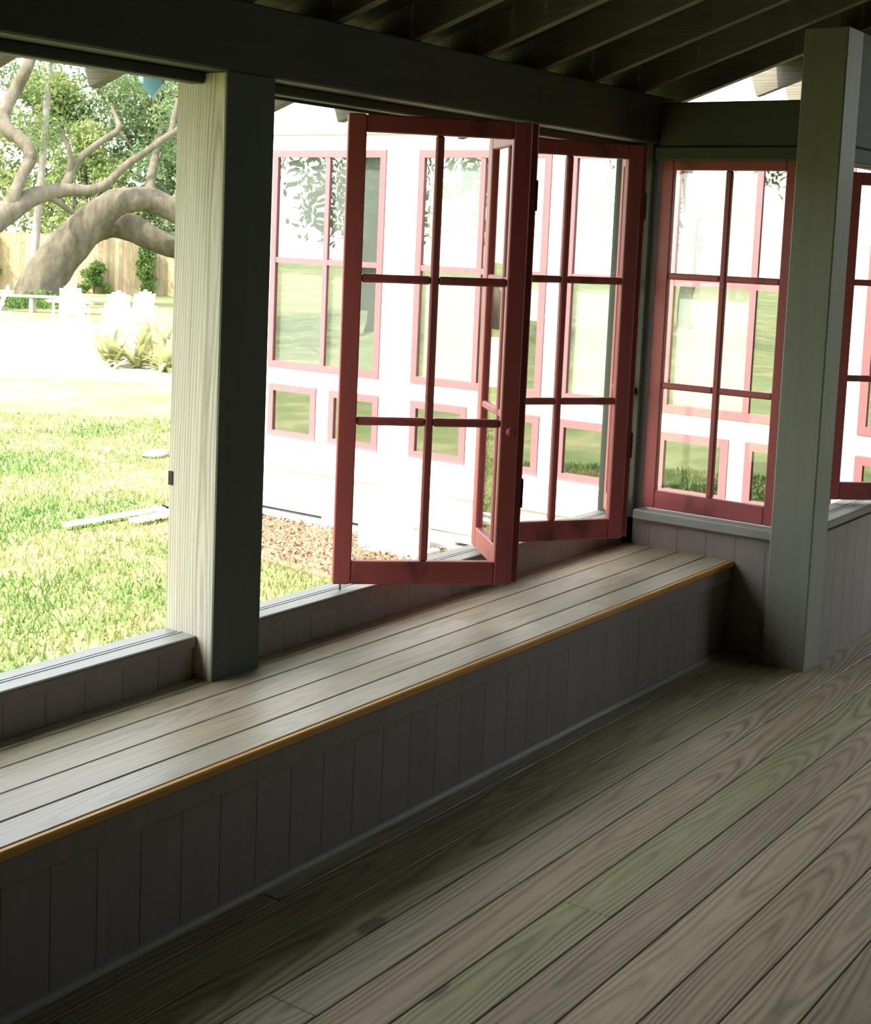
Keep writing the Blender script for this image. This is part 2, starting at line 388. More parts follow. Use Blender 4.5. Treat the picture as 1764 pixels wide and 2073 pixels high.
mul = [(3.1, 6.0), (2.5, 5.95), (2.0, 5.3), (1.80, 4.6), (1.72, 4.0), (1.68, 3.4), (1.7, 2.4), (1.7, 1.2), (3.1, 1.2)]
bed = patch('mulch_bed', mul, GZ + 0.02, M['mulch']); tag(bed, 'brown bark mulch bed along the foot of the white house', 'mulch', None, 'structure')
k = 5200
px_, py_ = RNG.uniform(1.66, 3.0, k), RNG.uniform(2.2, 5.9, k)
keep = px_ > 1.72 + 0.10 * np.sin(py_ * 5.0) + np.where(py_ > 4.6, (py_ - 4.6) * 0.6, 0) * 0.9
cc = np.stack([px_[keep], py_[keep], np.full(keep.sum(), GZ + 0.03) + RNG.uniform(0, 0.02, keep.sum())], axis=1)
chips = link('mulch_chips', quads_mesh('mulch_chips', leaf_quads(cc, 0.022, 0.4), M['mulch']))
tag(chips, 'loose bark chips strewn over the mulch bed', 'mulch', None, 'stuff')
# grass blades where the lawn comes near the porch
k = 150000
gx, gy = RNG.uniform(-2.6, 8.5, k), RNG.uniform(2.6, 14.5, k)
d0 = (gx - CAM_POS[0]) * 0.814 + (gy - CAM_POS[1]) * 0.58; s0 = (gx - CAM_POS[0]) * -0.58 + (gy - CAM_POS[1]) * 0.814
ok = (d0 < 18) & (s0 > -0.08 * d0) & (s0 < 0.42 * d0 + 0.3) & (RNG.uniform(0, 1, k) < np.clip(9.0 / d0, 0.25, 1) ** 1.3)
ok &= ~((gx > 1.75 + 0.1 * np.sin(gy * 5.0) + np.clip(gy - 4.6, 0, 9) * 0.55) & (gy < 5.9) & (gx < 3.2)) & ~((gx > 2.95) & (gy < 6.1)) & ~((gx < 3.1) & (gy < 1.3))
gx, gy = gx[ok], gy[ok]; n = len(gx); th = RNG.uniform(0, 2 * math.pi, n); hh = RNG.uniform(0.025, 0.06, n); ww = RNG.uniform(0.003, 0.006, n) * 1.6
lx, ly = RNG.normal(0, 0.02, n), RNG.normal(0, 0.02, n); z0 = np.full(n, GZ - 0.005)
ca, sa = np.cos(th) * ww, np.sin(th) * ww
Q = np.stack([np.stack([gx - ca, gy - sa, z0], 1), np.stack([gx + ca, gy + sa, z0], 1),
              np.stack([gx + ca * .3 + lx, gy + sa * .3 + ly, z0 + hh], 1), np.stack([gx - ca * .3 + lx, gy - sa * .3 + ly, z0 + hh], 1)], axis=1)
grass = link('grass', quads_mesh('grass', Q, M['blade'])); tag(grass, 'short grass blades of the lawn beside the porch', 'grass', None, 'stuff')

# ------------------------------------------------------------------ porch floor
floor = box('floor', (X0, X1), (YR, 0.7), (-0.10, -0.034), M['dark'], None, 0); tag(floor, 'long weathered floorboards running the length of the porch', 'floor', None, 'structure')
tints = [(1, 1, 1), (0.92, 0.93, 0.82), (1.10, 1.04, 0.95), (1.0, 0.92, 0.82), (1.14, 1.10, 1.04), (0.86, 0.80, 0.72)]
GREEN = (0.80, 0.92, 0.62)
row = 0; y = 0.1 
seams = [-0.66 + 0.152 * i for i in range(5, -26, -1)]
for i in range(len(seams) - 1):
    ya, yb = seams[i], seams[i + 1]
    if yb < YR: break
    x = X0; first = True
    rnd = random.Random(i * 13 + 5)
    while x < X1 - 0.05:
        L = rnd.uniform(4.2, 6.0); xe = min(X1, x + L)
        if X1 - xe < 0.8: xe = X1
        ob = box('plank', (x + 0.001, xe - 0.0015), (ya - 0.002, yb + 0.002), (-0.034, rnd.uniform(-0.0012, 0.0)), M['floor'], floor, 0.002)
        c = rnd.choice(tints)
        if i == 5: c = GREEN
        if i in (0, 1, 2) and rnd.random() < 0.6: c = (0.86, 0.90, 0.72)
        ob.color = (*c, 1); x = xe

# ------------------------------------------------------------------ low wall, sill and head along the left side
wl = empty('wall_left', (0, YW, 0)); tag(wl, 'low board wall under the windows along the bench', 'wall', None, 'structure')
for a_, b_ in ((X0, POST[0]), (POST[1], 0.12)): box('wall_core', (a_, b_), (YW + 0.02, 0.70), (GZ - 0.05, 0.53), M['wall'], wl, 0)
x = -0.0015
while x > -6.2:
    if not (x - 0.145 < POST[1] and x > POST[0]):
        box('panel', (x - 0.1446, x), (YW, YW + 0.02), (-0.02, 0.53), M['wall'], wl, 0.0011)
    x -= 0.145
def sill_x(name, xa, xb, yin, yout, z, parent):
    s = 1 if yout > yin else -1
    box('sill_board', (xa, xb), (yin + 0.0005 * s, yout), (z - 0.038, z - 0.008), M['wall'], parent, 0.001)
    box('sill_strip', (xa, xb), (yin, yin + 0.062 * s), (z - 0.008, z), M['sill'], parent, 0.003)
    box('track_lip', (xa, xb), (yin + 0.062 * s, yin + 0.070 * s), (z - 0.008, z + 0.002), M['track'], parent, 0.001)
    box('sill_strip', (xa, xb), (yin + 0.082 * s, yout), (z - 0.008, z - 0.001), M['sill'], parent, 0.003)
s1 = empty('trim_1', (-1.3, YT, SILL)); tag(s1, 'grooved grey window sill under the folding red sashes', 'sill', None, 'structure')
sill_x('sill', POST[1], -0.0, YW, 0.715, SILL, s1)
s2 = empty('trim_2', (-4.5, YT, SILL)); tag(s2, 'grooved grey window sill of the open bay before the timber post', 'sill', None, 'structure')
sill_x('sill', -4.7, POST[0], YW, 0.715, SILL, s2)
# unseen solid wall, drawn forward to shorten the open bay and cut its light
wn = box('wall_near_blocker', (X0, -4.7), (0.56, 0.70), (0.53, 2.32), M['wall'], None, 0.004); tag(wn, 'unseen solid wall cutting the light of the first open bay', 'wall', None, 'structure')
# beam over the windows
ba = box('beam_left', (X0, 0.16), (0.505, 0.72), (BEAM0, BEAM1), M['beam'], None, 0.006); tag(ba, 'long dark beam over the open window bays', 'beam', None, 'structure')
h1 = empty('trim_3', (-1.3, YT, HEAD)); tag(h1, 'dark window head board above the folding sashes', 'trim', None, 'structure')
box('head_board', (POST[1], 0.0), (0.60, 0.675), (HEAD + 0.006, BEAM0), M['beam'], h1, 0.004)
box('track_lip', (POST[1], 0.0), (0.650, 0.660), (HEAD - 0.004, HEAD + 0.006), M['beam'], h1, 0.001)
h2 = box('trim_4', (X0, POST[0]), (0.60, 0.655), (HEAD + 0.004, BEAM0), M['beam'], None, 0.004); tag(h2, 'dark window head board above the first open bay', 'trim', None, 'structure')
# corner jamb
jb = empty('trim_5', (0, 0.6, 1.4)); tag(jb, 'dark corner jamb where the folding windows meet the end wall', 'trim', None, 'structure')
box('jamb_board', (-0.022, 0.0), (0.52, 0.70), (SILL, BEAM0), M['jamb'], jb, 0.003)
box('jamb_post', (0.0, 0.14), (0.52, 0.72), (0.40, BEAM0), M['jamb'], jb, 0.004)
box('latch', (-0.050, -0.022), (0.535, 0.565), (1.14, 1.18), M['metal'], jb, 0.006)

# ------------------------------------------------------------------ posts
tp = empty('timber_post', ((POST[0] + POST[1]) / 2, (POST[2] + POST[3]) / 2, SEAT)); tag(tp, 'rough sawn timber post between the open bay and the folding windows', 'post')
box('shaft', POST[:2], POST[2:], (GZ, BEAM0), M['post'], tp, 0.005)
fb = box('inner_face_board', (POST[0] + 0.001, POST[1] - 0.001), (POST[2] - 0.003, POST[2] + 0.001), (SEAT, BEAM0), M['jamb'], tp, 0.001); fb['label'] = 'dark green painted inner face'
box('strike_plate', (POST[0] - 0.003, POST[0] + 0.001), (0.696, 0.716), (1.03, 1.075), M['metal'], tp, 0.001)
cn = tube_mesh('bent_nail', [(0, 0, 0, 0.003), (0, 0.012, 0.002, 0.003), (0, 0.026, 0.004, 0.004)], M['metal'], 6, 2)
link('bent_nail', cn, tp, wloc(tp).inverted() @ Vector((POST[0] + 0.002, 0.7175, 0.955)))
cl = empty('square_column', ((COLM[0] + COLM[1]) / 2, (COLM[2] + COLM[3]) / 2, 0)); tag(cl, 'grey-green painted square column at the inner corner of the porch', 'column')
box('shaft', COLM[:2], COLM[2:], (-0.05, 2.80), M['column'], cl, 0.006)

# ------------------------------------------------------------------ end wall behind the bench with one fixed window
we = empty('wall_end', (0, 0.17, 0)); tag(we, 'short end wall behind the bench with one red window', 'wall', None, 'structure')
box('wall_core', (0.022, 0.12), (-0.19, 0.60), (GZ, 0.555), M['wall'], we, 0)
yy = 0.58
for i in range(6):
    a = yy - 0.145 * i; b = max(a - 0.1446, -0.185)
    if a - b > 0.02: box('panel', (0.0, 0.022), (b, a), (-0.02, 0.555), M['wall'], we, 0.0013)
s3 = empty('trim_6', (0, 0.17, 0.58)); tag(s3, 'grey sill board under the fixed red window', 'sill', None, 'structure')
box('sill_board', (-0.030, 0.11), (-0.182, 0.515), (0.553, 0.600), M['sill_y'], s3, 0.006)
h3 = empty('trim_7', (0, 0.17, 2.28)); tag(h3, 'dark head board above the fixed red window', 'trim', None, 'structure')
box('head_board', (-0.012, 0.10), (-0.182, 0.515), (2.240, 2.300), M['beam_y'], h3, 0.004)
bb = box('beam_end', (0.0, 0.13), (-0.182, 0.505), (2.300, 2.503), M['beam_y'], None, 0.006); tag(bb, 'dark beam over the fixed red window', 'beam', None, 'structure')

# ------------------------------------------------------------------ red sashes
TH = 0.036
def sash(name, W, H, loc, rz, g0, g1, stile, m_at, knob=None, hinge=(), pin=None, worn=True):
    """six-pane sash: own frame x along the width, y through it, z up from its bottom edge; g0,g1: glass bottom and top"""
    r = empty(name, loc, rz)
    B = lambda nm, x, y, z, m, bv=0.004, par=r: box(nm, x, y, z, m, par, bv, True)
    h = TH / 2
    B('stile', (0, stile), (-h, h), (0, H), M['red']); B('stile', (W - stile, W), (-h, h), (0, H), M['red'])
    B('bottom_rail', (stile, W - stile), (-h + 0.001, h - 0.001), (0, g0), M['red_x'])
    B('top_rail', (stile, W - stile), (-h + 0.001, h - 0.001), (g1, H), M['red_x'])
    mw = 0.030; cx = W / 2
    zs = [g0] + list(m_at) + [g1]
    B('muntin', (cx - mw / 2, cx + mw / 2), (-h + 0.003, h - 0.003), (g0, g1), M['red'], 0.006)
    for z in m_at:
        for a, b in ((stile, cx - mw / 2), (cx + mw / 2, W - stile)):
            B('muntin', (a, b), (-h + 0.004, h - 0.004), (z - mw / 2, z + mw / 2), M['red_x'], 0.006)
    for i in range(3):
        za = zs[i] + (mw / 2 if i else 0); zb = zs[i + 1] - (mw / 2 if i < 2 else 0)
        for a, b in ((stile, cx - mw / 2), (cx + mw / 2, W - stile)):
            B('pane', (a, b), (-0.002, 0.002), (za, zb), M['glass'], 0)
            # glazing bead on the outside
    if knob:
        kx, kz, sd = knob
        k = link('knob', lathe_mesh('knob', [(0.006, 0), (0.006, 0.012), (0.014, 0.018), (0.016, 0.026), (0.012, 0.034), (0.003, 0.037)], M['red'], 14), r, (kx, sd * h, kz), (math.pi / 2 * (1 if sd < 0 else -1), 0, 0))
    for (hx, hz, sd) in hinge:
        hg = B('hinge', (hx - 0.016, hx + 0.016), (sd * (h + 0.0005), sd * (h + 0.005)), (hz - 0.055, hz + 0.055), M['metal'], 0.002)
    if pin:
        link('guide_pin', lathe_mesh('guide_pin', [(0.004, -0.03), (0.004, 0.0), (0.007, 0.002), (0.007, 0.02)], M['steel'], 10), r, (pin, 0, -0.003))
    return r
ZB = 0.588; HS = 2.262 - ZB
pts = [(-2.136, YT), (-1.657, 0.165), (-1.178, YT), (-0.599, 0.27), (-0.026, YT)]
def fold(i, cut=0.014):
    a, b = Vector(pts[i]), Vector(pts[i + 1]); d = b - a; L = d.length; d /= L
    return (a + d * cut), math.atan2(d.y, d.x), L - 2 * cut
lab = ['red six-pane folding sash angled into the porch, small red knob on its stile',
       'red six-pane folding sash seen nearly edge-on through the glass of the knobbed sash',
       'red six-pane folding sash swung open between the knobbed sash and the corner jamb',
       'red six-pane folding sash turned edge-on against the dark corner jamb']
G0, G1 = 0.085, HS - 0.062; MA = (0.085 + (G1 - 0.085) / 3, 0.085 + (G1 - 0.085) * 2 / 3)
for i in range(4):
    p, a, L = fold(i)
    kw = {}
    if i == 0: kw = dict(knob=(L - 0.035, 0.57, -1), hinge=(), pin=0.03)
    if i == 1: kw = dict(hinge=((0.014, 0.335, -1), (0.014, 1.42, -1)))
    if i == 2: kw = dict(pin=0.03)
    if i == 3: kw = dict(hinge=((0.014, 0.40, -1), (0.014, 1.42, -1)), pin=L - 0.03)
    s = sash('folding_sash', L, HS, (p.x, p.y, ZB), a, G0, G1, 0.066, MA, **kw)
    tag(s, lab[i], 'window', 'red folding window sashes')
w1 = sash('window_1', 0.672, 1.635, (0.05, -0.172, 0.608), math.pi / 2, 0.085, 1.589, 0.064, (0.585, 1.099), worn=True)
tag(w1, 'fixed red six-pane window in the short end wall', 'window', None, 'structure')

# ------------------------------------------------------------------ wall beyond the column
wc = empty('wall_far', (1.5, -0.36, 0)); tag(wc, 'low board wall running on past the square column', 'wall', None, 'structure')
box('wall_core', (COLM[1], X1), (-0.345, -0.24), (GZ, 0.60), M['wall'], wc, 0)
x = COLM[1]
while x < X1 - 0.02:
    box('panel', (x + 0.0005, min(x + 0.1447, X1)), (-0.365, -0.345), (-0.02, 0.60), M['wall'], wc, 0.0012); x += 0.145
s4 = empty('trim_8', (1.5, -0.3, 0.66)); tag(s4, 'grooved grey sill past the square column', 'sill', None, 'structure')
sill_x('sill', COLM[1], X1, -0.375, -0.225, 0.655, s4)
bc = box('beam_far', (COLM[1], X1), (-0.372, -0.19), (2.31, 2.80), M['beam'], None, 0.006); tag(bc, 'dark roof beam carried by the square column', 'beam', None, 'structure')
h4 = box('trim_9', (COLM[1], X1), (-0.36, -0.22), (2.245, 2.31), M['beam'], None, 0.004); tag(h4, 'dark head board past the square column', 'trim', None, 'structure')
a5 = math.atan2(-0.49, 0.48)
s5 = sash('folding_sash', 0.66, 1.555, (0.575, -0.195, 0.672), a5, 0.085, 1.555 - 0.06, 0.066, (0.585, 1.04), pin=0.03)
tag(s5, 'red folding sash past the square column, at the edge of the porch', 'window', 'red folding window sashes')

e5 = (0.575 + 0.675 * math.cos(a5), -0.195 + 0.675 * math.sin(a5)); d5 = (1.50 - e5[0], -0.30 - e5[1]); a6 = math.atan2(d5[1], d5[0])
s6 = sash('folding_sash', math.hypot(*d5) - 0.02, 1.555, (e5[0] + 0.012 * math.cos(a6), e5[1] + 0.012 * math.sin(a6), 0.672), a6, 0.085, 1.555 - 0.06, 0.066, (0.585, 1.04), hinge=((0.014, 0.33, -1), (0.014, 1.3, -1)), pin=0.55)
tag(s6, 'second red folding sash past the square column, behind the first and turned to the sill', 'window', 'red folding window sashes')

# ------------------------------------------------------------------ rest of the porch shell (behind and beside the camera, openings set to tune the light)
wr = empty('wall_right', (0, YR, 0)); tag(wr, 'unseen wall along the far side of the porch, open bays sized for fill light', 'wall', None, 'structure')
box('wall_core', (X0, X1), (YR - 0.14, YR), (GZ, 0.62), M['wall_dark'], wr, 0)
box('wall_core', (X0, 1.0), (YR - 0.14, YR), (0.62, 2.4), M['wall_dark'], wr, 0)  # unseen side wall; solid stretch and opening sized to tune the fill light
box('wall_core', (X0, X1), (YR - 0.14, YR), (2.3, 2.62), M['wall_dark'], wr, 0)
for xa in (2.1, 2.86): box('post', (xa, xa + 0.14), (YR - 0.14, YR), (0.62, 2.3), M['wall'], wr, 0.004)
wf = box('wall_front_blocker', (X1, X1 + 0.12), (YR - 0.14, -1.9), (GZ, 2.9), M['wall_dark'], None, 0); tag(wf, 'unseen dark wall added to shut out light at the far end of the porch', 'wall', None, 'structure')  # unseen end wall added to hold back light, gap left beside it
wb = box('wall_back', (X0 - 0.14, X0), (YR - 0.14, 0.72), (GZ, 3.6), M['wall_dark'], None, 0); tag(wb, 'wall closing the porch behind', 'wall', None, 'structure')
# ceiling: boards on rafters
ce = empty('ceiling', (0, 0, 2.7)); tag(ce, 'dark open rafters and roof boards of the porch', 'ceiling', None, 'structure')
ang = math.atan(SLOPE); dep = 0.125 / math.cos(ang)
def rafter(xc, ylow):
    pts_ = [(ylow, raft_z(ylow)), (RIDGE, raft_z(RIDGE)), (RIDGE, raft_z(RIDGE) + dep), (ylow + 0.04, raft_z(ylow + 0.04) + dep)]
    key = ('rafter', round(ylow, 2))
    if key not in _cache: _cache[key] = prism_mesh('rafter', [(p[0], p[1] - 2.7) for p in pts_], 'x', -0.022, 0.022, M['rafter'])
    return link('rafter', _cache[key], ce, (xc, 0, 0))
k = -7
xr = -0.17 + 0.4367 * 7
for i in range(26):
    xc = -0.17 + 0.4367 * (7 - i)
    if X0 < xc < X1: rafter(xc, 1.2 if xc < 0.4 else 0.33)
# roof boards
nb = 26; sl = math.sqrt(1 + SLOPE ** 2)
ytop = 1.23
wbd = (ytop - RIDGE) / 25
for i in range(25):
    ya, yb = ytop - wbd * i, ytop - wbd * (i + 1)
    xe = 0.40 if ya > 0.36 else X1 + 0.3
    za, zb_ = raft_z(ya) + dep + 0.001, raft_z(yb) + dep + 0.001
    L = xe - (X0 - 0.3); xm = (xe + X0 - 0.3) / 2
    me = prism_mesh('roof_board', [(ya - 0.001, za), (yb + 0.001, zb_), (yb + 0.001, zb_ + 0.022), (ya - 0.001, za + 0.022)], 'x', -L / 2, L / 2, M['deck'])
    for v in me.vertices: v.co.z -= 2.7
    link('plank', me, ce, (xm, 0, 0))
me = prism_mesh('roof_slab', [(RIDGE, raft_z(RIDGE) + dep - 2.7), (YR - 0.5, 2.55 - 2.7), (YR - 0.5, 2.60 - 2.7), (RIDGE, raft_z(RIDGE) + dep + 0.05 - 2.7)], 'x', X0 - 0.3, X1 + 0.3, M['deck'])
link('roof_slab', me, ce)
me = prism_mesh('gable_panel', [(1.0, raft_z(1.0)), (RIDGE, raft_z(RIDGE)), (YR, 2.62), (YR, 2.3), (1.0, 2.3)], 'x', X0 - 0.12, X0 - 0.02, M['wall'])
for v in me.vertices: v.co.z -= 2.7
link('gable_panel', me, ce)
tf = empty('eave_flashing', (-2.512, 1.2, 2.43), -1.05); tag(tf, 'small stepped teal metal flashing hanging under the porch eave beside the post', 'flashing')
tfp = lambda pts: [((p[0] + 2.512) * 0.78, p[1] - 2.43) for p in pts]
me = prism_mesh('upper_fold', tfp([(-2.60, 2.43), (-2.50, 2.43), (-2.508, 2.372), (-2.545, 2.322), (-2.582, 2.345)]), 'y', -0.012, 0.012, M['teal']); link('upper_fold', me, tf, (0, -0.005, 0))
me = prism_mesh('lower_fold', tfp([(-2.55, 2.40), (-2.48, 2.41), (-2.462, 2.332), (-2.512, 2.283), (-2.553, 2.318)]), 'y', -0.012, 0.012, M['teal']); link('lower_fold', me, tf, (0, -0.032, 0))

# ------------------------------------------------------------------ built-in bench
bn = empty('built_in_bench', (-3, 0.28, 0)); tag(bn, 'long built-in wooden bench under the windows with a pine edge strip', 'bench')
XB = -7.2
rows = [0.0, 0.137, 0.274, 0.411, 0.508, YW]
joints = [[XB, -5.2, -1.13], [XB, -4.4, 0], [XB, -5.6, -1.72, 0], [XB, -4.1, -2.40, 0], [XB, 0]]
joints[0].append(0)
bt = [(1, 1, 1), (0.93, 0.95, 0.88), (1.05, 1.02, 0.96), (0.96, 0.92, 0.84), (0.9, 0.95, 0.84)]
for r_ in range(5):
    js = joints[r_]
    for j in range(len(js) - 1):
        rr = random.Random(r_ * 7 + j)
        xa, xb = js[j] + 0.0015, js[j + 1] - 0.0015
        ya, yb = rows[r_] + (0.022 if r_ == 0 else 0.002), rows[r_ + 1] - 0.002
        segs = [(xa, xb)]
        if r_ == 4: segs = [s_ for s_ in ((xa, min(xb, POST[0] - 0.002)), (max(xa, POST[1] + 0.002), xb)) if s_[1] - s_[0] > 0.05]
        for (a, b) in segs:
            ob = box('seat_board', (a, b), (ya, yb), (SEAT - 0.030, SEAT - rr.uniform(0, 0.001)), M['bench'], bn, 0.003)
            ob.color = (*rr.choice(bt), 1)
for (a, b) in ((XB, -4.3), (-4.297, -0.002)):
    nz = box('edge_strip', (a, b), (0.0, 0.0215), (SEAT - 0.026, SEAT - 0.0005), M['nosing'], bn, 0.005)
    nz['label'] = 'orange fresh pine edge strip'
box('apron', (XB, -0.001), (0.016, 0.030), (SEAT - 0.095, SEAT - 0.030), M['wall'], bn, 0.003)
x = -0.002
while x > XB + 0.1:
    box('front_panel', (x - 0.1446, x), (0.029, 0.049), (0.0, SEAT - 0.032), M['wall'], bn, 0.0011); x -= 0.145
qr = [(0.029, 0.0)] + [(0.029 - 0.016 * math.cos(t), 0.018 * math.sin(t)) for t in [0, 0.4, 0.8, 1.2, math.pi / 2]]
link('floor_moulding', prism_mesh('floor_moulding', qr, 'x', XB + 3, -0.002 + 3, M['sill']), bn, (0, -0.28, 0))

# ------------------------------------------------------------------ white house across the lawn
hs = empty('white_house', (X1, 3.0, GZ)); tag(hs, 'white house with glare-paled red window frames across from the porch windows', 'house')
XF = 3.0; YE = 6.0; YN = -0.9; TOPZ = 4.2
big = [(4.35, 5.53), (2.84, 4.03), (2.15, 2.68), (0.60, 1.87), (-0.75, 0.47)]
small = [(4.99, 5.51), (4.34, 4.85), (3.49, 4.02), (2.84, 3.35), (2.15, 2.68), (1.34, 1.87), (0.70, 1.22), (-0.05, 0.47)]
BZ, SZ = (0.69, 2.50), (0.10, 0.55)
H_ = lambda nm, x, y, z, m='white', bv=0.004, par=hs: box(nm, x, y, z, M[m], par, bv)
def piers(wins, z):
    ys = sorted(wins); prev = YN
    for (a, b) in ys + [(YE, YE)]:
        if a - prev > 0.01: H_('pier', (XF, XF + 0.12), (prev, a), z)
        prev = b
piers(big, BZ); piers(small, SZ)
H_('wall_band', (XF, XF + 0.12), (YN, YE), (0.55, 0.69))
H_('frieze_board', (XF - 0.012, XF + 0.12), (YN, YE), (2.50, 2.625))
H_('drip_moulding', (XF - 0.045, XF + 0.12), (YN, YE + 0.03), (2.625, 2.665), 'offwhite')
for i in range(8): 
    z = 2.665 + i * 0.19
    H_('siding_board', (XF - 0.004, XF + 0.12), (YN, YE), (z, z + 0.188))
H_('ledge', (XF - 0.045, XF + 0.12), (YN, YE + 0.03), (0.035, 0.10))
H_('siding_board', (XF, XF + 0.12), (YN, YE), (-0.09, 0.035))
H_('drip_moulding', (XF - 0.05, XF + 0.12), (YN, YE + 0.03), (-0.155, -0.09))
H_('siding_board', (XF - 0.004, XF + 0.12), (YN, YE), (-0.44, -0.155), 'offwhite')
H_('skirt_board', (XF + 0.012, XF + 0.12), (YN, YE), (-0.515, -0.44), 'offwhite')
slots = [(4.90, 5.75), (4.45, 4.62), (3.30, 3.55)]
prev = YN
for (a, b) in sorted(slots) + [(YE, YE)]:
    H_('foundation_cap', (XF + 0.014, XF + 0.12), (prev, a), (-0.545, -0.515), 'concrete', 0); prev = b
H_('foundation', (XF + 0.006, XF + 0.12), (YN, YE), (GZ - 0.1, -0.545), 'concrete')
H_('corner_board', (XF - 0.02, XF + 0.10), (4.09, 4.28), (-0.09, 2.50)); H_('corner_board', (XF - 0.02, XF + 0.10), (YE - 0.12, YE + 0.02), (-0.09, 2.50))
H_('wall_side', (XF + 0.12, 9.0), (YE - 0.12, YE), (GZ, TOPZ)); H_('wall_side', (XF + 0.12, 9.0), (YN, YN + 0.12), (GZ, TOPZ))
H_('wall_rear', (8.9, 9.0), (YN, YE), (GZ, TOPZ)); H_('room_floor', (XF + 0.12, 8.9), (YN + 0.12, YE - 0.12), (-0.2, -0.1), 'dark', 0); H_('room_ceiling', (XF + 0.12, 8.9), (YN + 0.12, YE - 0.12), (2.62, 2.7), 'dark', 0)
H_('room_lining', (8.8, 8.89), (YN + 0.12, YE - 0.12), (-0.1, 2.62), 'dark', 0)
rm = prism_mesh('roof', [(XF - 0.35, TOPZ - 0.08), (6.2, TOPZ + 1.3), (9.3, TOPZ - 0.08), (9.3, TOPZ + 0.02), (6.2, TOPZ + 1.42), (XF - 0.35, TOPZ + 0.02)], 'y', YN - 0.3, YE + 0.3, M['greywood'])
link('roof', rm, hs, wloc(hs).inverted() @ Vector((0, 0, 0)))
def house_window(y, z, cols, rows_, blinds=()):
    a, b = y; c, d = z; fw = 0.055
    fr = empty('window', (0, 0, 0)); 
    bm = bmesh.new()
    def add(y0, y1, z0, z1, x0=XF - 0.012, x1=XF + 0.05):
        r = bmesh.ops.create_cube(bm, size=1.0)['verts']
        bmesh.ops.scale(bm, vec=(x1 - x0, y1 - y0, z1 - z0), verts=r); bmesh.ops.translate(bm, vec=((x0 + x1) / 2 , (y0 + y1) / 2, (z0 + z1) / 2), verts=r)
    add(a, a + fw, c, d); add(b - fw, b, c, d); add(a + fw, b - fw, c, c + fw); add(a + fw, b - fw, d - fw, d)
    bpy.data.objects.remove(fr)
    bmesh.ops.translate(bm, vec=(-X1, -3.0, -GZ), verts=bm.verts)
    me = bpy.data.meshes.new('window_frame'); bm.to_mesh(me); bm.free(); me.materials.append(M['pinkred'])
    f = link('window_frame', me, hs)
    L = lambda nm, x, yy_, zz_, m, bv=0.0: box(nm, (x[0] - X1, x[1] - X1), (yy_[0] - 3.0, yy_[1] - 3.0), (zz_[0] - GZ, zz_[1] - GZ), M[m], f, bv, True)
    iy = [a + fw + (b - a - 2 * fw) * i / cols for i in range(cols + 1)]; iz = [c + fw + (d - c - 2 * fw) * i / rows_ for i in range(rows_ + 1)]
    for v in iy[1:-1]: L('muntin', (XF - 0.008, XF + 0.03), (v - 0.022, v + 0.022), (c + fw, d - fw), 'pinkred')
    for v in iz[1:-1]:
        for i in range(cols): L('muntin', (XF - 0.006, XF + 0.03), (iy[i] + (0.022 if i else 0), iy[i + 1] - (0.022 if i < cols - 1 else 0)), (v - 0.022, v + 0.022), 'pinkred')
    for i, drop in enumerate(blinds):
        if drop < d: L('blind', (XF + 0.065, XF + 0.069), (a + (b - a) * i / len(blinds) + 0.004, a + (b - a) * (i + 1) / len(blinds) - 0.004), (drop, d), 'reflect_backing' if a > 4.1 else 'blind')  # leftmost window's sheet is added to lift its sky reflection to white
    for i in range(cols):
        for j in range(rows_): L('pane', (XF + 0.006, XF + 0.010), (iy[i] + (0.02 if i else 0), iy[i + 1] - (0.02 if i < cols - 1 else 0)), (iz[j] + (0.02 if j else 0), iz[j + 1] - (0.02 if j < rows_ - 1 else 0)), 'glass_far')
for b_, bl_ in zip(big, [(0.70, 0.70), (1.25, 0.70), (0.70,), (9, 0.70), (0.7, 0.7)]): house_window(b_, BZ, 2 if b_[1] - b_[0] > 0.8 else 1, 2, bl_)
for b_ in small: house_window(b_, SZ, 1, 1)
# utility box at the foot of the wall
ub = empty('utility_box', (2.72, 3.92, GZ)); tag(ub, 'white box standing on the mulch against the white house', 'box')
box('body', (2.60, 2.84), (3.66, 4.20), (GZ, -0.365), M['plastic'], ub, 0.012); box('lid', (2.585, 2.85), (3.645, 4.215), (-0.365, -0.33), M['plastic'], ub, 0.008)
box('base', (2.55, 2.86), (3.58, 3.655), (GZ, -0.545), M['concrete'], ub, 0.01)

# ------------------------------------------------------------------ things on the lawn
tag(box('plank_board', (1.0, 3.2), (-0.03, 0.03), (0, 0.035), M['plastic'], None, 0.004), 'long white board lying on the lawn near the corner of the white house', 'board', 'white boards on the lawn')
o = bpy.data.objects['plank_board']; o.location = (2.55, 6.25, GZ + 0.045); o.rotation_euler = (0, 0, -0.02)
tag(box('plank_board', (0, 1.35), (0, 0.10), (0, 0.03), M['plastic'], None, 0.004), 'short wide white board lying in front of the long one on the lawn', 'board', 'white boards on the lawn')
o = bpy.data.objects['plank_board.001']; o.location = (2.62, 6.05, GZ + 0.05); o.rotation_euler = (0, 0, 0.05)
bm = bmesh.new(); bmesh.ops.create_icosphere(bm, subdivisions=2, radius=0.11)
for v in bm.verts: v.co = Vector((v.co.x * 1.6, v.co.y * 1.1, v.co.z * 0.55)) * (1 + 0.18 * (random.random() - 0.5))
me = bpy.data.meshes.new('stone'); bm.to_mesh(me); bm.free(); me.materials.append(M['stone'])
st = link('stone', me, None, (4.57, 8.48, GZ + 0.03)); tag(st, 'small flat grey stone lying on the lawn beside the post', 'stone')
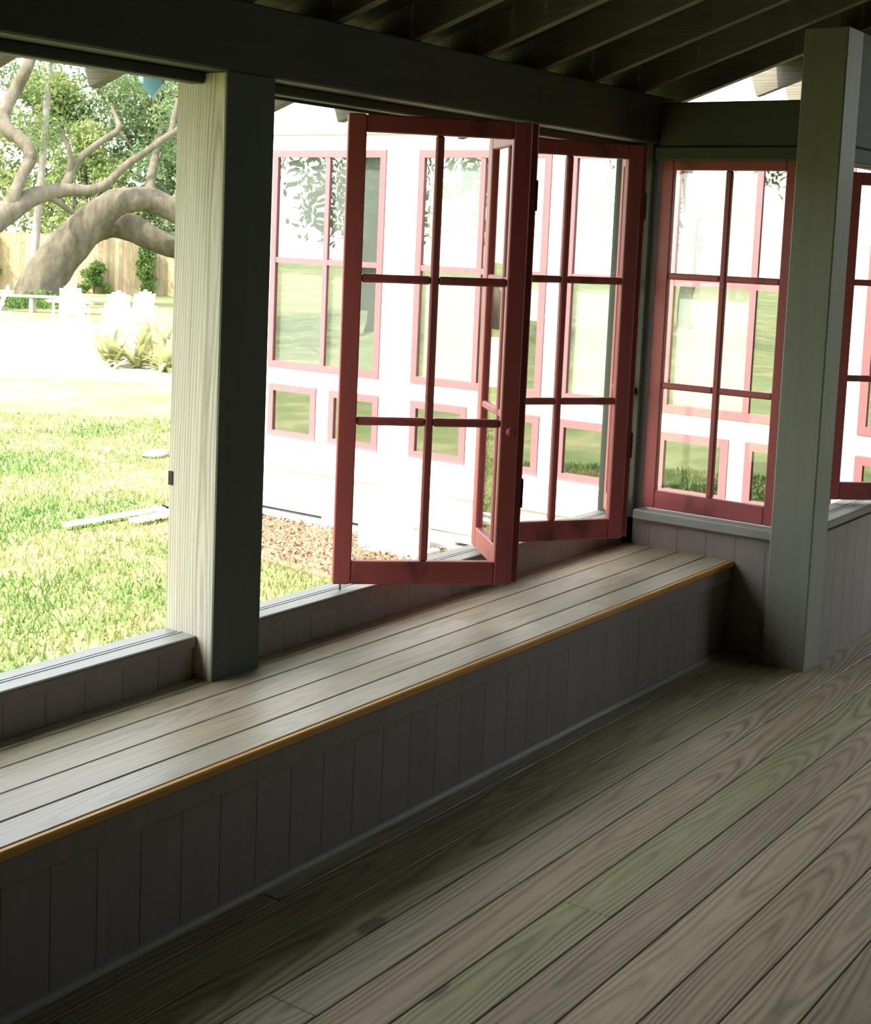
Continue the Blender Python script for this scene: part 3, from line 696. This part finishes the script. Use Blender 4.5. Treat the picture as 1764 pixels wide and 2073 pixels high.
# strap-leaved shrub
sb = empty('strap_leaf_plant', (11.2, 15.35, GZ)); tag(sb, 'clump of yellow-green strap-leaved plants at the edge of the sand patio', 'plant')
for cidx in range(9):
    V, F = [], []
    rr = random.Random(cidx); ox, oy = rr.uniform(-0.75, 0.75), rr.uniform(-0.75, 0.75)
    for l in range(34):
        th = rr.uniform(0, 2 * math.pi); ln = rr.uniform(0.6, 1.25); w = rr.uniform(0.03, 0.06); up = rr.uniform(0.45, 1.25)
        base = len(V)
        for s_ in range(6):
            t = s_ / 5; rad = ln * 0.75 * t * math.cos(up * 0.9); z = ln * (t * math.sin(up) - 0.55 * t * t * math.cos(up))
            wd = w * (0.5 + 1.2 * t) * (1 - t ** 3)
            cx, cy = ox + rad * math.cos(th), oy + rad * math.sin(th)
            V += [(cx - wd * math.sin(th), cy + wd * math.cos(th), max(z, 0.01)), (cx + wd * math.sin(th), cy - wd * math.cos(th), max(z, 0.01))]
        F += [(base + 2 * s_, base + 2 * s_ + 1, base + 2 * s_ + 3, base + 2 * s_ + 2) for s_ in range(5)]
    link('leaf_clump', poly_mesh('leaf_clump', V, F, M['leaf_strap'], True), sb)

# white garden chairs and table
def slat(name, c, size, rot, mat, par, bv=0.006):
    o = link(name, box_mesh(name, *size, mat, bv), par, c, rot); return o
def garden_chair():
    r = empty('garden_chair')
    P = M['plastic']
    for s_ in (-1, 1):
        slat('leg', (0.26, s_ * 0.29, 0.22), (0.05, 0.045, 0.44), (0, 0, 0), P, r)
        slat('leg', (-0.16, s_ * 0.25, 0.17), (0.72, 0.045, 0.09), (0, 0.30, 0), P, r)
        slat('armrest', (0.06, s_ * 0.33, 0.53), (0.66, 0.12, 0.028), (0, 0.0, 0), P, r)
        slat('arm_bracket', (-0.20, s_ * 0.29, 0.42), (0.045, 0.045, 0.20), (0, 0, 0), P, r)
    for i in range(5): slat('seat_slat', (0.24 - i * 0.095, 0, 0.36 - i * 0.026), (0.085, 0.50, 0.022), (0, 0.27, 0), P, r)
    for i in range(5):
        o = i - 2; slat('back_slat', (-0.36, o * 0.105, 0.60 - abs(o) * 0.02), (0.022, 0.095, 0.72 - abs(o) * 0.06), (0, -0.36, o * -0.02), P, r)
    slat('back_rail', (-0.34, 0, 0.46), (0.03, 0.56, 0.06), (0, -0.36, 0), P, r); slat('back_rail', (-0.44, 0, 0.74), (0.03, 0.50, 0.05), (0, -0.36, 0), P, r)
    return r
def copy_tree(o, parent=None):
    c = o.copy(); COL.objects.link(c); c.parent = parent
    for ch in list(o.children): copy_tree(ch, c)
    return c
spots = [(14.75, 24.6, 2.3, 'white slatted garden chair left of the low table, turned to the right'),
         (16.6, 23.75, 4.2, 'white slatted garden chair close behind the low white table'),
         (15.75, 21.35, 3.9, 'white slatted garden chair facing the porch in front of the low wooden bench'),
         (17.25, 22.3, 1.2, 'white slatted garden chair seen side-on at the end of the low wooden bench'),
         (13.75, 18.75, 5.0, 'white slatted garden chair just behind the strap-leaved plants, turned side-on'),
         (15.0, 17.9, 3.6, 'white slatted garden chair beside the post and behind the strap-leaved plants')]
proto = garden_chair()
for i, (x, y, a, lb) in enumerate(spots):
    c = proto if i == 0 else copy_tree(proto)
    c.location = (x, y, GZ + 0.015); c.rotation_euler = (0, 0, a); tag(c, lb, 'chair', 'white garden chairs on the sand patio')
def round_table(loc, r_, h, lb):
    t = empty('round_table', loc); tag(t, lb, 'table', 'white round tables on the sand patio')
    link('table_top', lathe_mesh('table_top', [(r_ - 0.02, h - 0.04), (r_, h - 0.03), (r_, h - 0.005), (r_ - 0.02, h)], M['plastic'], 28), t)
    for k_ in range(4):
        th = math.pi / 4 + k_ * math.pi / 2
        slat('leg', (0.62 * r_ * math.cos(th), 0.62 * r_ * math.sin(th), (h - 0.04) / 2), (0.05, 0.05, h - 0.04), (0, 0, th), M['plastic'], t)
round_table((13.2, 23.1, GZ + 0.015), 0.52, 0.62, 'white round table at the far left edge of the sand patio')
round_table((15.5, 22.75, GZ + 0.015), 0.45, 0.66, 'low white round table among the garden chairs')
# low wooden bench round the oak
gb = empty('tree_bench', (19.3, 27.3, GZ)); tag(gb, 'long low grey wooden bench in front of the oak trunk', 'bench')
gb.rotation_euler = (0, 0, math.atan2(-2.45, 1.78))
for i in range(3): box('seat_board', (-2.2, 1.6), (-0.22 + i * 0.15, -0.08 + i * 0.15), (0.40, 0.45), M['greywood'], gb, 0.005, True)
for i in range(4): box('leg', (-2.0 + i * 1.13, -1.9 + i * 1.13), (-0.18, 0.18), (0.0, 0.40), M['greywood'], gb, 0.005, True)
# low planting under the oak
pc = cloud([(20.9, 30.2, GZ + 0.15, 1.1, 0.7, 0.30), (19.9, 29.9, GZ + 0.12, 0.9, 0.6, 0.25), (20.4, 28.9, GZ + 0.1, 0.9, 0.6, 0.26), (19.0, 29.6, GZ + 0.1, 0.9, 0.6, 0.3)], 900)
gc = link('ground_cover', quads_mesh('ground_cover', leaf_quads(pc, 0.07), M['leaf_ivy'])); tag(gc, 'low green ground cover around the foot of the oak', 'ground cover', None, 'stuff')

# ------------------------------------------------------------------ live oak
LIMBS = {
'trunk': [(21.53, 31.08, -0.80, 0.80), (21.62, 31.05, -0.12, 0.669), (21.90, 30.78, 0.55, 0.626), (22.29, 30.38, 1.29, 0.582), (22.71, 29.92, 1.97, 0.495), (23.05, 29.52, 2.40, 0.422), (23.31, 29.17, 2.52, 0.378), (23.85, 28.95, 2.56, 0.366), (24.28, 28.66, 2.38, 0.353), (24.85, 28.30, 2.01, 0.326), (25.47, 27.64, 1.24, 0.268), (26.2, 26.9, 0.9, 0.2), (27.2, 26.2, 1.1, 0.12)],
'limb': [(22.31, 31.09, 0.61, 0.501), (22.82, 31.00, 1.21, 0.474), (23.33, 30.72, 1.65, 0.447), (23.87, 30.34, 1.82, 0.449), (24.39, 29.92, 1.61, 0.406), (24.86, 29.55, 1.33, 0.362), (25.39, 29.12, 1.10, 0.319), (26.09, 28.44, 0.91, 0.244), (27.0, 27.6, 1.0, 0.15)],
'limb.1': [(17.2, 29.45, 0.9, 0.40), (17.98, 29.50, 1.30, 0.369), (18.62, 29.52, 1.65, 0.347), (19.28, 29.53, 2.03, 0.311), (19.95, 29.53, 2.41, 0.260), (20.62, 29.51, 2.61, 0.236), (21.15, 29.30, 2.70, 0.181), (21.61, 29.00, 2.73, 0.154), (22.04, 28.78, 2.93, 0.127), (22.62, 28.60, 3.49, 0.114), (23.16, 28.27, 3.96, 0.100), (23.78, 28.01, 4.46, 0.101), (24.46, 28.00, 4.83, 0.073)],
'limb.2': [(19.24, 29.58, 2.00, 0.230), (19.40, 29.47, 2.54, 0.176), (19.68, 29.52, 3.03, 0.163), (19.89, 29.47, 3.44, 0.177), (19.96, 29.60, 3.74, 0.191), (19.88, 29.94, 4.08, 0.192), (19.71, 30.22, 4.28, 0.205), (19.72, 30.44, 4.61, 0.206), (19.95, 30.53, 4.99, 0.179), (20.25, 30.55, 5.45, 0.180), (20.41, 30.41, 5.87, 0.166), (20.68, 30.46, 6.34, 0.153), (21.03, 30.62, 7.05, 0.126), (21.5, 30.6, 8.2, 0.07)],
'branch': [(21.04, 29.43, 2.62, 0.168), (21.34, 29.47, 3.19, 0.126), (21.61, 29.34, 3.65, 0.105), (22.06, 29.14, 4.08, 0.099), (22.54, 28.89, 4.48, 0.092), (22.69, 29.10, 4.83, 0.064), (22.76, 29.41, 5.19, 0.043)],
'branch.1': [(21.32, 29.49, 3.19, 0.112), (21.23, 29.36, 3.67, 0.077), (21.09, 29.47, 4.14, 0.063), (20.87, 29.49, 4.47, 0.048)],
'branch.2': [(22.54, 28.89, 4.48, 0.064), (22.71, 28.78, 4.29, 0.050), (22.85, 28.72, 4.09, 0.029)],
'branch.3': [(23.78, 28.01, 4.46, 0.086), (24.09, 28.20, 5.01, 0.087), (24.35, 28.28, 5.54, 0.073)],
'branch.4': [(20.65, 29.44, 2.47, 0.097), (20.97, 29.29, 2.23, 0.084), (21.24, 29.23, 2.08, 0.056), (21.35, 29.32, 2.50, 0.042)],
'branch.5': [(24.34, 29.47, 2.57, 0.179), (25.17, 30.20, 3.41, 0.137), (26.02, 30.89, 4.23, 0.109), (26.90, 31.55, 5.08, 0.080)],
}
oak = empty('live_oak', (21.5, 31.0, GZ)); tag(oak, 'huge old live oak with a leaning trunk and sprawling arched limbs', 'tree')
inv = wloc(oak).inverted()
for nm, P in LIMBS.items():
    P2 = [(p[0] - 21.5, p[1] - 31.0, p[2] - GZ, p[3]) for p in P]
    link(nm.split('.')[0], tube_mesh(nm.split('.')[0], P2, M['bark'], 16 if 'branch' not in nm else 9, 5, 0.08), oak)
# the stem the left-hand limb grows from
link('trunk', tube_mesh('trunk', [(-5.6, -1.2, -0.1, 0.55), (-5.0, -1.4, 0.7, 0.47), (-4.3, -1.55, 1.52, 0.40)], M['bark'], 14, 5, 0.06), oak)
VDIR = np.array([0.814, 0.58]); VPER = np.array([-0.58, 0.814])
def at(d, s, z):          # d metres along the garden axis from the porch corner, s metres to its left
    return (-6.07 + d * VDIR[0] + s * VPER[0], -2.51 + d * VDIR[1] + s * VPER[1], z)
ob = []
rr = random.Random(3)
for i in range(46):
    d = rr.uniform(42.5, 47); s = rr.uniform(6.0, 15.5); z = rr.uniform(4.2, 9.5)
    if 9.5 < s < 13 and 4.6 < z < 6.6 and rr.random() < 0.7: continue
    r_ = rr.uniform(0.5, 0.95); p = at(d, s, z); ob.append((p[0] - 21.5, p[1] - 31.0, z - GZ, r_ * 1.2, r_ * 1.2, r_ * 0.8))
lf = link('foliage', quads_mesh('foliage', leaf_quads(cloud(ob, 700), 0.075), M['leaf_oak']), oak); lf['kind'] = 'stuff'

def tree(name, label, group, d, s, h, blobs, mat, leaf, per, seed, trunk_r=0.2, barkm='bark', lean=0.3):
    base = at(d, s, GZ); t = empty(name, base); tag(t, label, 'tree', group)
    rr = random.Random(seed)
    P = [(0, 0, -0.1, trunk_r * 1.2), (rr.uniform(-lean, lean), rr.uniform(-lean, lean), h * 0.35, trunk_r * 0.85), (rr.uniform(-lean, lean) * 1.5, rr.uniform(-lean, lean) * 1.5, h * 0.8, trunk_r * 0.4)]
    link('trunk', tube_mesh('trunk', P, M[barkm], 10, 5, 0.05), t)
    for b in range(3):
        th = rr.uniform(0, 6.28); z = h * rr.uniform(0.3, 0.5); L = h * 0.3
        link('branch', tube_mesh('branch', [(P[1][0] * 0.8, P[1][1] * 0.8, z, trunk_r * 0.45), (0.5 * L * math.cos(th), 0.5 * L * math.sin(th), z + L * 0.45, trunk_r * 0.3), (L * math.cos(th), L * math.sin(th), z + L * 0.8, trunk_r * 0.12)], M[barkm], 8, 4), t)
    bl = []
    for i in range(blobs):
        th = rr.uniform(0, 6.28); q = rr.uniform(0, 1) ** 0.5; z = rr.uniform(0.22, 1.0)
        w = h * 0.34 * math.sin(min(1, 0.25 + z * 0.8) * math.pi) ** 0.5 + 0.2
        r_ = h * rr.uniform(0.06, 0.12); bl.append((w * q * math.cos(th), w * q * math.sin(th), z * h, r_ * 1.15, r_ * 1.15, r_ * 0.85))
    f = link('foliage', quads_mesh('foliage', leaf_quads(cloud(bl, per), leaf), M[mat]), t); f['kind'] = 'stuff'
    return t
TB = 'trees behind the garden fence'
tree('broadleaf_tree', 'dark green broadleaf tree behind the fence, just beside the timber post', TB, 57, 7.6, 11.5, 60, 'leaf_dark', 0.13, 300, 1)
tree('broadleaf_tree', 'broad dark green tree behind the fence, seen between the oak limbs', TB, 60, 11.2, 11.0, 60, 'leaf_dark', 0.13, 300, 2)
tree('broadleaf_tree', 'pale green loose-crowned tree behind the fence, at the far left', TB, 58, 15.4, 8.4, 55, 'leaf_pale', 0.12, 300, 3)
tree('broadleaf_tree', 'tall pale tree farthest back, rising over the dark ones', TB, 68, 9.0, 15, 60, 'leaf_pale', 0.15, 240, 4)
tree('broadleaf_tree', 'small pale tree hidden low behind the oak trunk', TB, 54, 12.8, 5.8, 45, 'leaf_pale', 0.10, 420, 5)
tree('broadleaf_tree', 'low dark tree behind the fence at the foot of the arching limb', TB, 54, 9.0, 6.2, 45, 'leaf_dark', 0.10, 420, 6)
# thin pale trunk before the fence
tt = empty('slim_tree', (24.05, 34.48, GZ)); tag(tt, 'slim straight tree with a pale smooth trunk behind the oak', 'tree')
link('trunk', tube_mesh('trunk', [(0, 0, -0.1, 0.15), (0.27, 0.06, 2.37, 0.13), (0.55, 0.12, 4.75, 0.11), (0.71, 0.18, 6.34, 0.11), (0.86, 0.25, 7.76, 0.10), (1.02, 0.29, 9.2, 0.09)], M['bark_pale'], 10, 4), tt)
f = link('foliage', quads_mesh('foliage', leaf_quads(cloud([(1.1 + random.uniform(-1, 1), 0.3 + random.uniform(-1, 1), 9.6 + random.uniform(-0.5, 1), 0.7, 0.7, 0.5) for _ in range(9)], 500), 0.09), M['leaf_pale']), tt); f['kind'] = 'stuff'
# trees on the other side of the lawn, mirrored in the house windows
def tree_xy(label, x, y, h, seed, mat):
    d = (x + 6.07) * VDIR[0] + (y + 2.51) * VDIR[1]; s = (x + 6.07) * VPER[0] + (y + 2.51) * VPER[1]
    return tree('broadleaf_tree', label, 'trees across the lawn', d, s, h, 34, mat, 0.13, 110, seed, 0.25)

# ------------------------------------------------------------------ picket fence and the vines on it
fn = empty('picket_fence', at(49.5, 10.5, GZ)); tag(fn, 'tall weathered wooden board fence behind the oak', 'fence')
fn.rotation_euler = (0, 0, math.atan2(VPER[1], VPER[0]))
pm = {}
rr = random.Random(5)
for i in range(92):
    s = -6.4 + i * 0.142; hgt = 2.0 + 0.03 * rr.random()
    if 'p' not in pm:
        pm['p'] = prism_mesh('picket', [(-0.067, 0), (0.067, 0), (0.067, 1.96), (0.04, 2.0), (-0.04, 2.0), (-0.067, 1.96)], 'y', -0.01, 0.01, M['fence'])
    p_ = link('picket', pm['p'], fn, (s, rr.uniform(-0.006, 0.006), rr.uniform(-0.04, 0.02)))
    v = rr.uniform(0.62, 1.3); p_.color = (v, v * rr.uniform(0.94, 1.02), v * rr.uniform(0.88, 1.04), 1)
for z in (0.35, 1.0, 1.65): box('fence_rail', (-6.5, 6.7), (-0.055, -0.015), (z, z + 0.09), M['fence'], fn, 0.004, True)
for i in range(7): box('fence_post', (-6.4 + i * 2.1, -6.3 + i * 2.1), (-0.16, -0.058), (0, 1.95), M['fence'], fn, 0.004, True)
def vine(label, s, w, h, n, seed):
    p = at(49.2, s, GZ); o = empty('vine', p); tag(o, label, 'vine', 'vines climbing the board fence')
    rr = random.Random(seed); bl = []
    for i in range(n):
        z = h * i / n; bl.append((VPER[0] * rr.uniform(-w, w) * (1 - 0.6 * i / n), VPER[1] * rr.uniform(-w, w) * (1 - 0.6 * i / n), 0.12 + z, 0.24, 0.24, 0.2))
    link('foliage', quads_mesh('foliage', leaf_quads(cloud(bl, 2600), 0.06), M['leaf_ivy']), o)['kind'] = 'stuff'
    link('stem', tube_mesh('stem', [(0, 0, 0, 0.025), (0.05, 0.03, h * 0.5, 0.018), (-0.03, 0, h, 0.01)], M['bark'], 6, 3), o)
vine('leafy green vine climbing the fence left of the oak trunk', 15.0, 0.35, 1.9, 14, 1)
vine('low bushy vine at the fence just right of the oak trunk', 11.35, 0.5, 0.9, 12, 2)
vine('tall leafy vine climbing the fence under the arching limb', 9.55, 0.40, 1.7, 14, 3)

tree_xy('dark green tree mirrored in the windows of the white house', -16, 19, 11, 21, 'leaf_dark')
tree_xy('dark green tree across the lawn, second of the mirrored row', -22, 24, 13, 22, 'leaf_oak')
tree_xy('pale green tree across the lawn, third of the mirrored row', -14, 27, 9, 23, 'leaf_pale')
tree_xy('dark green tree across the lawn, last of the mirrored row', -28, 16, 12, 24, 'leaf_dark')
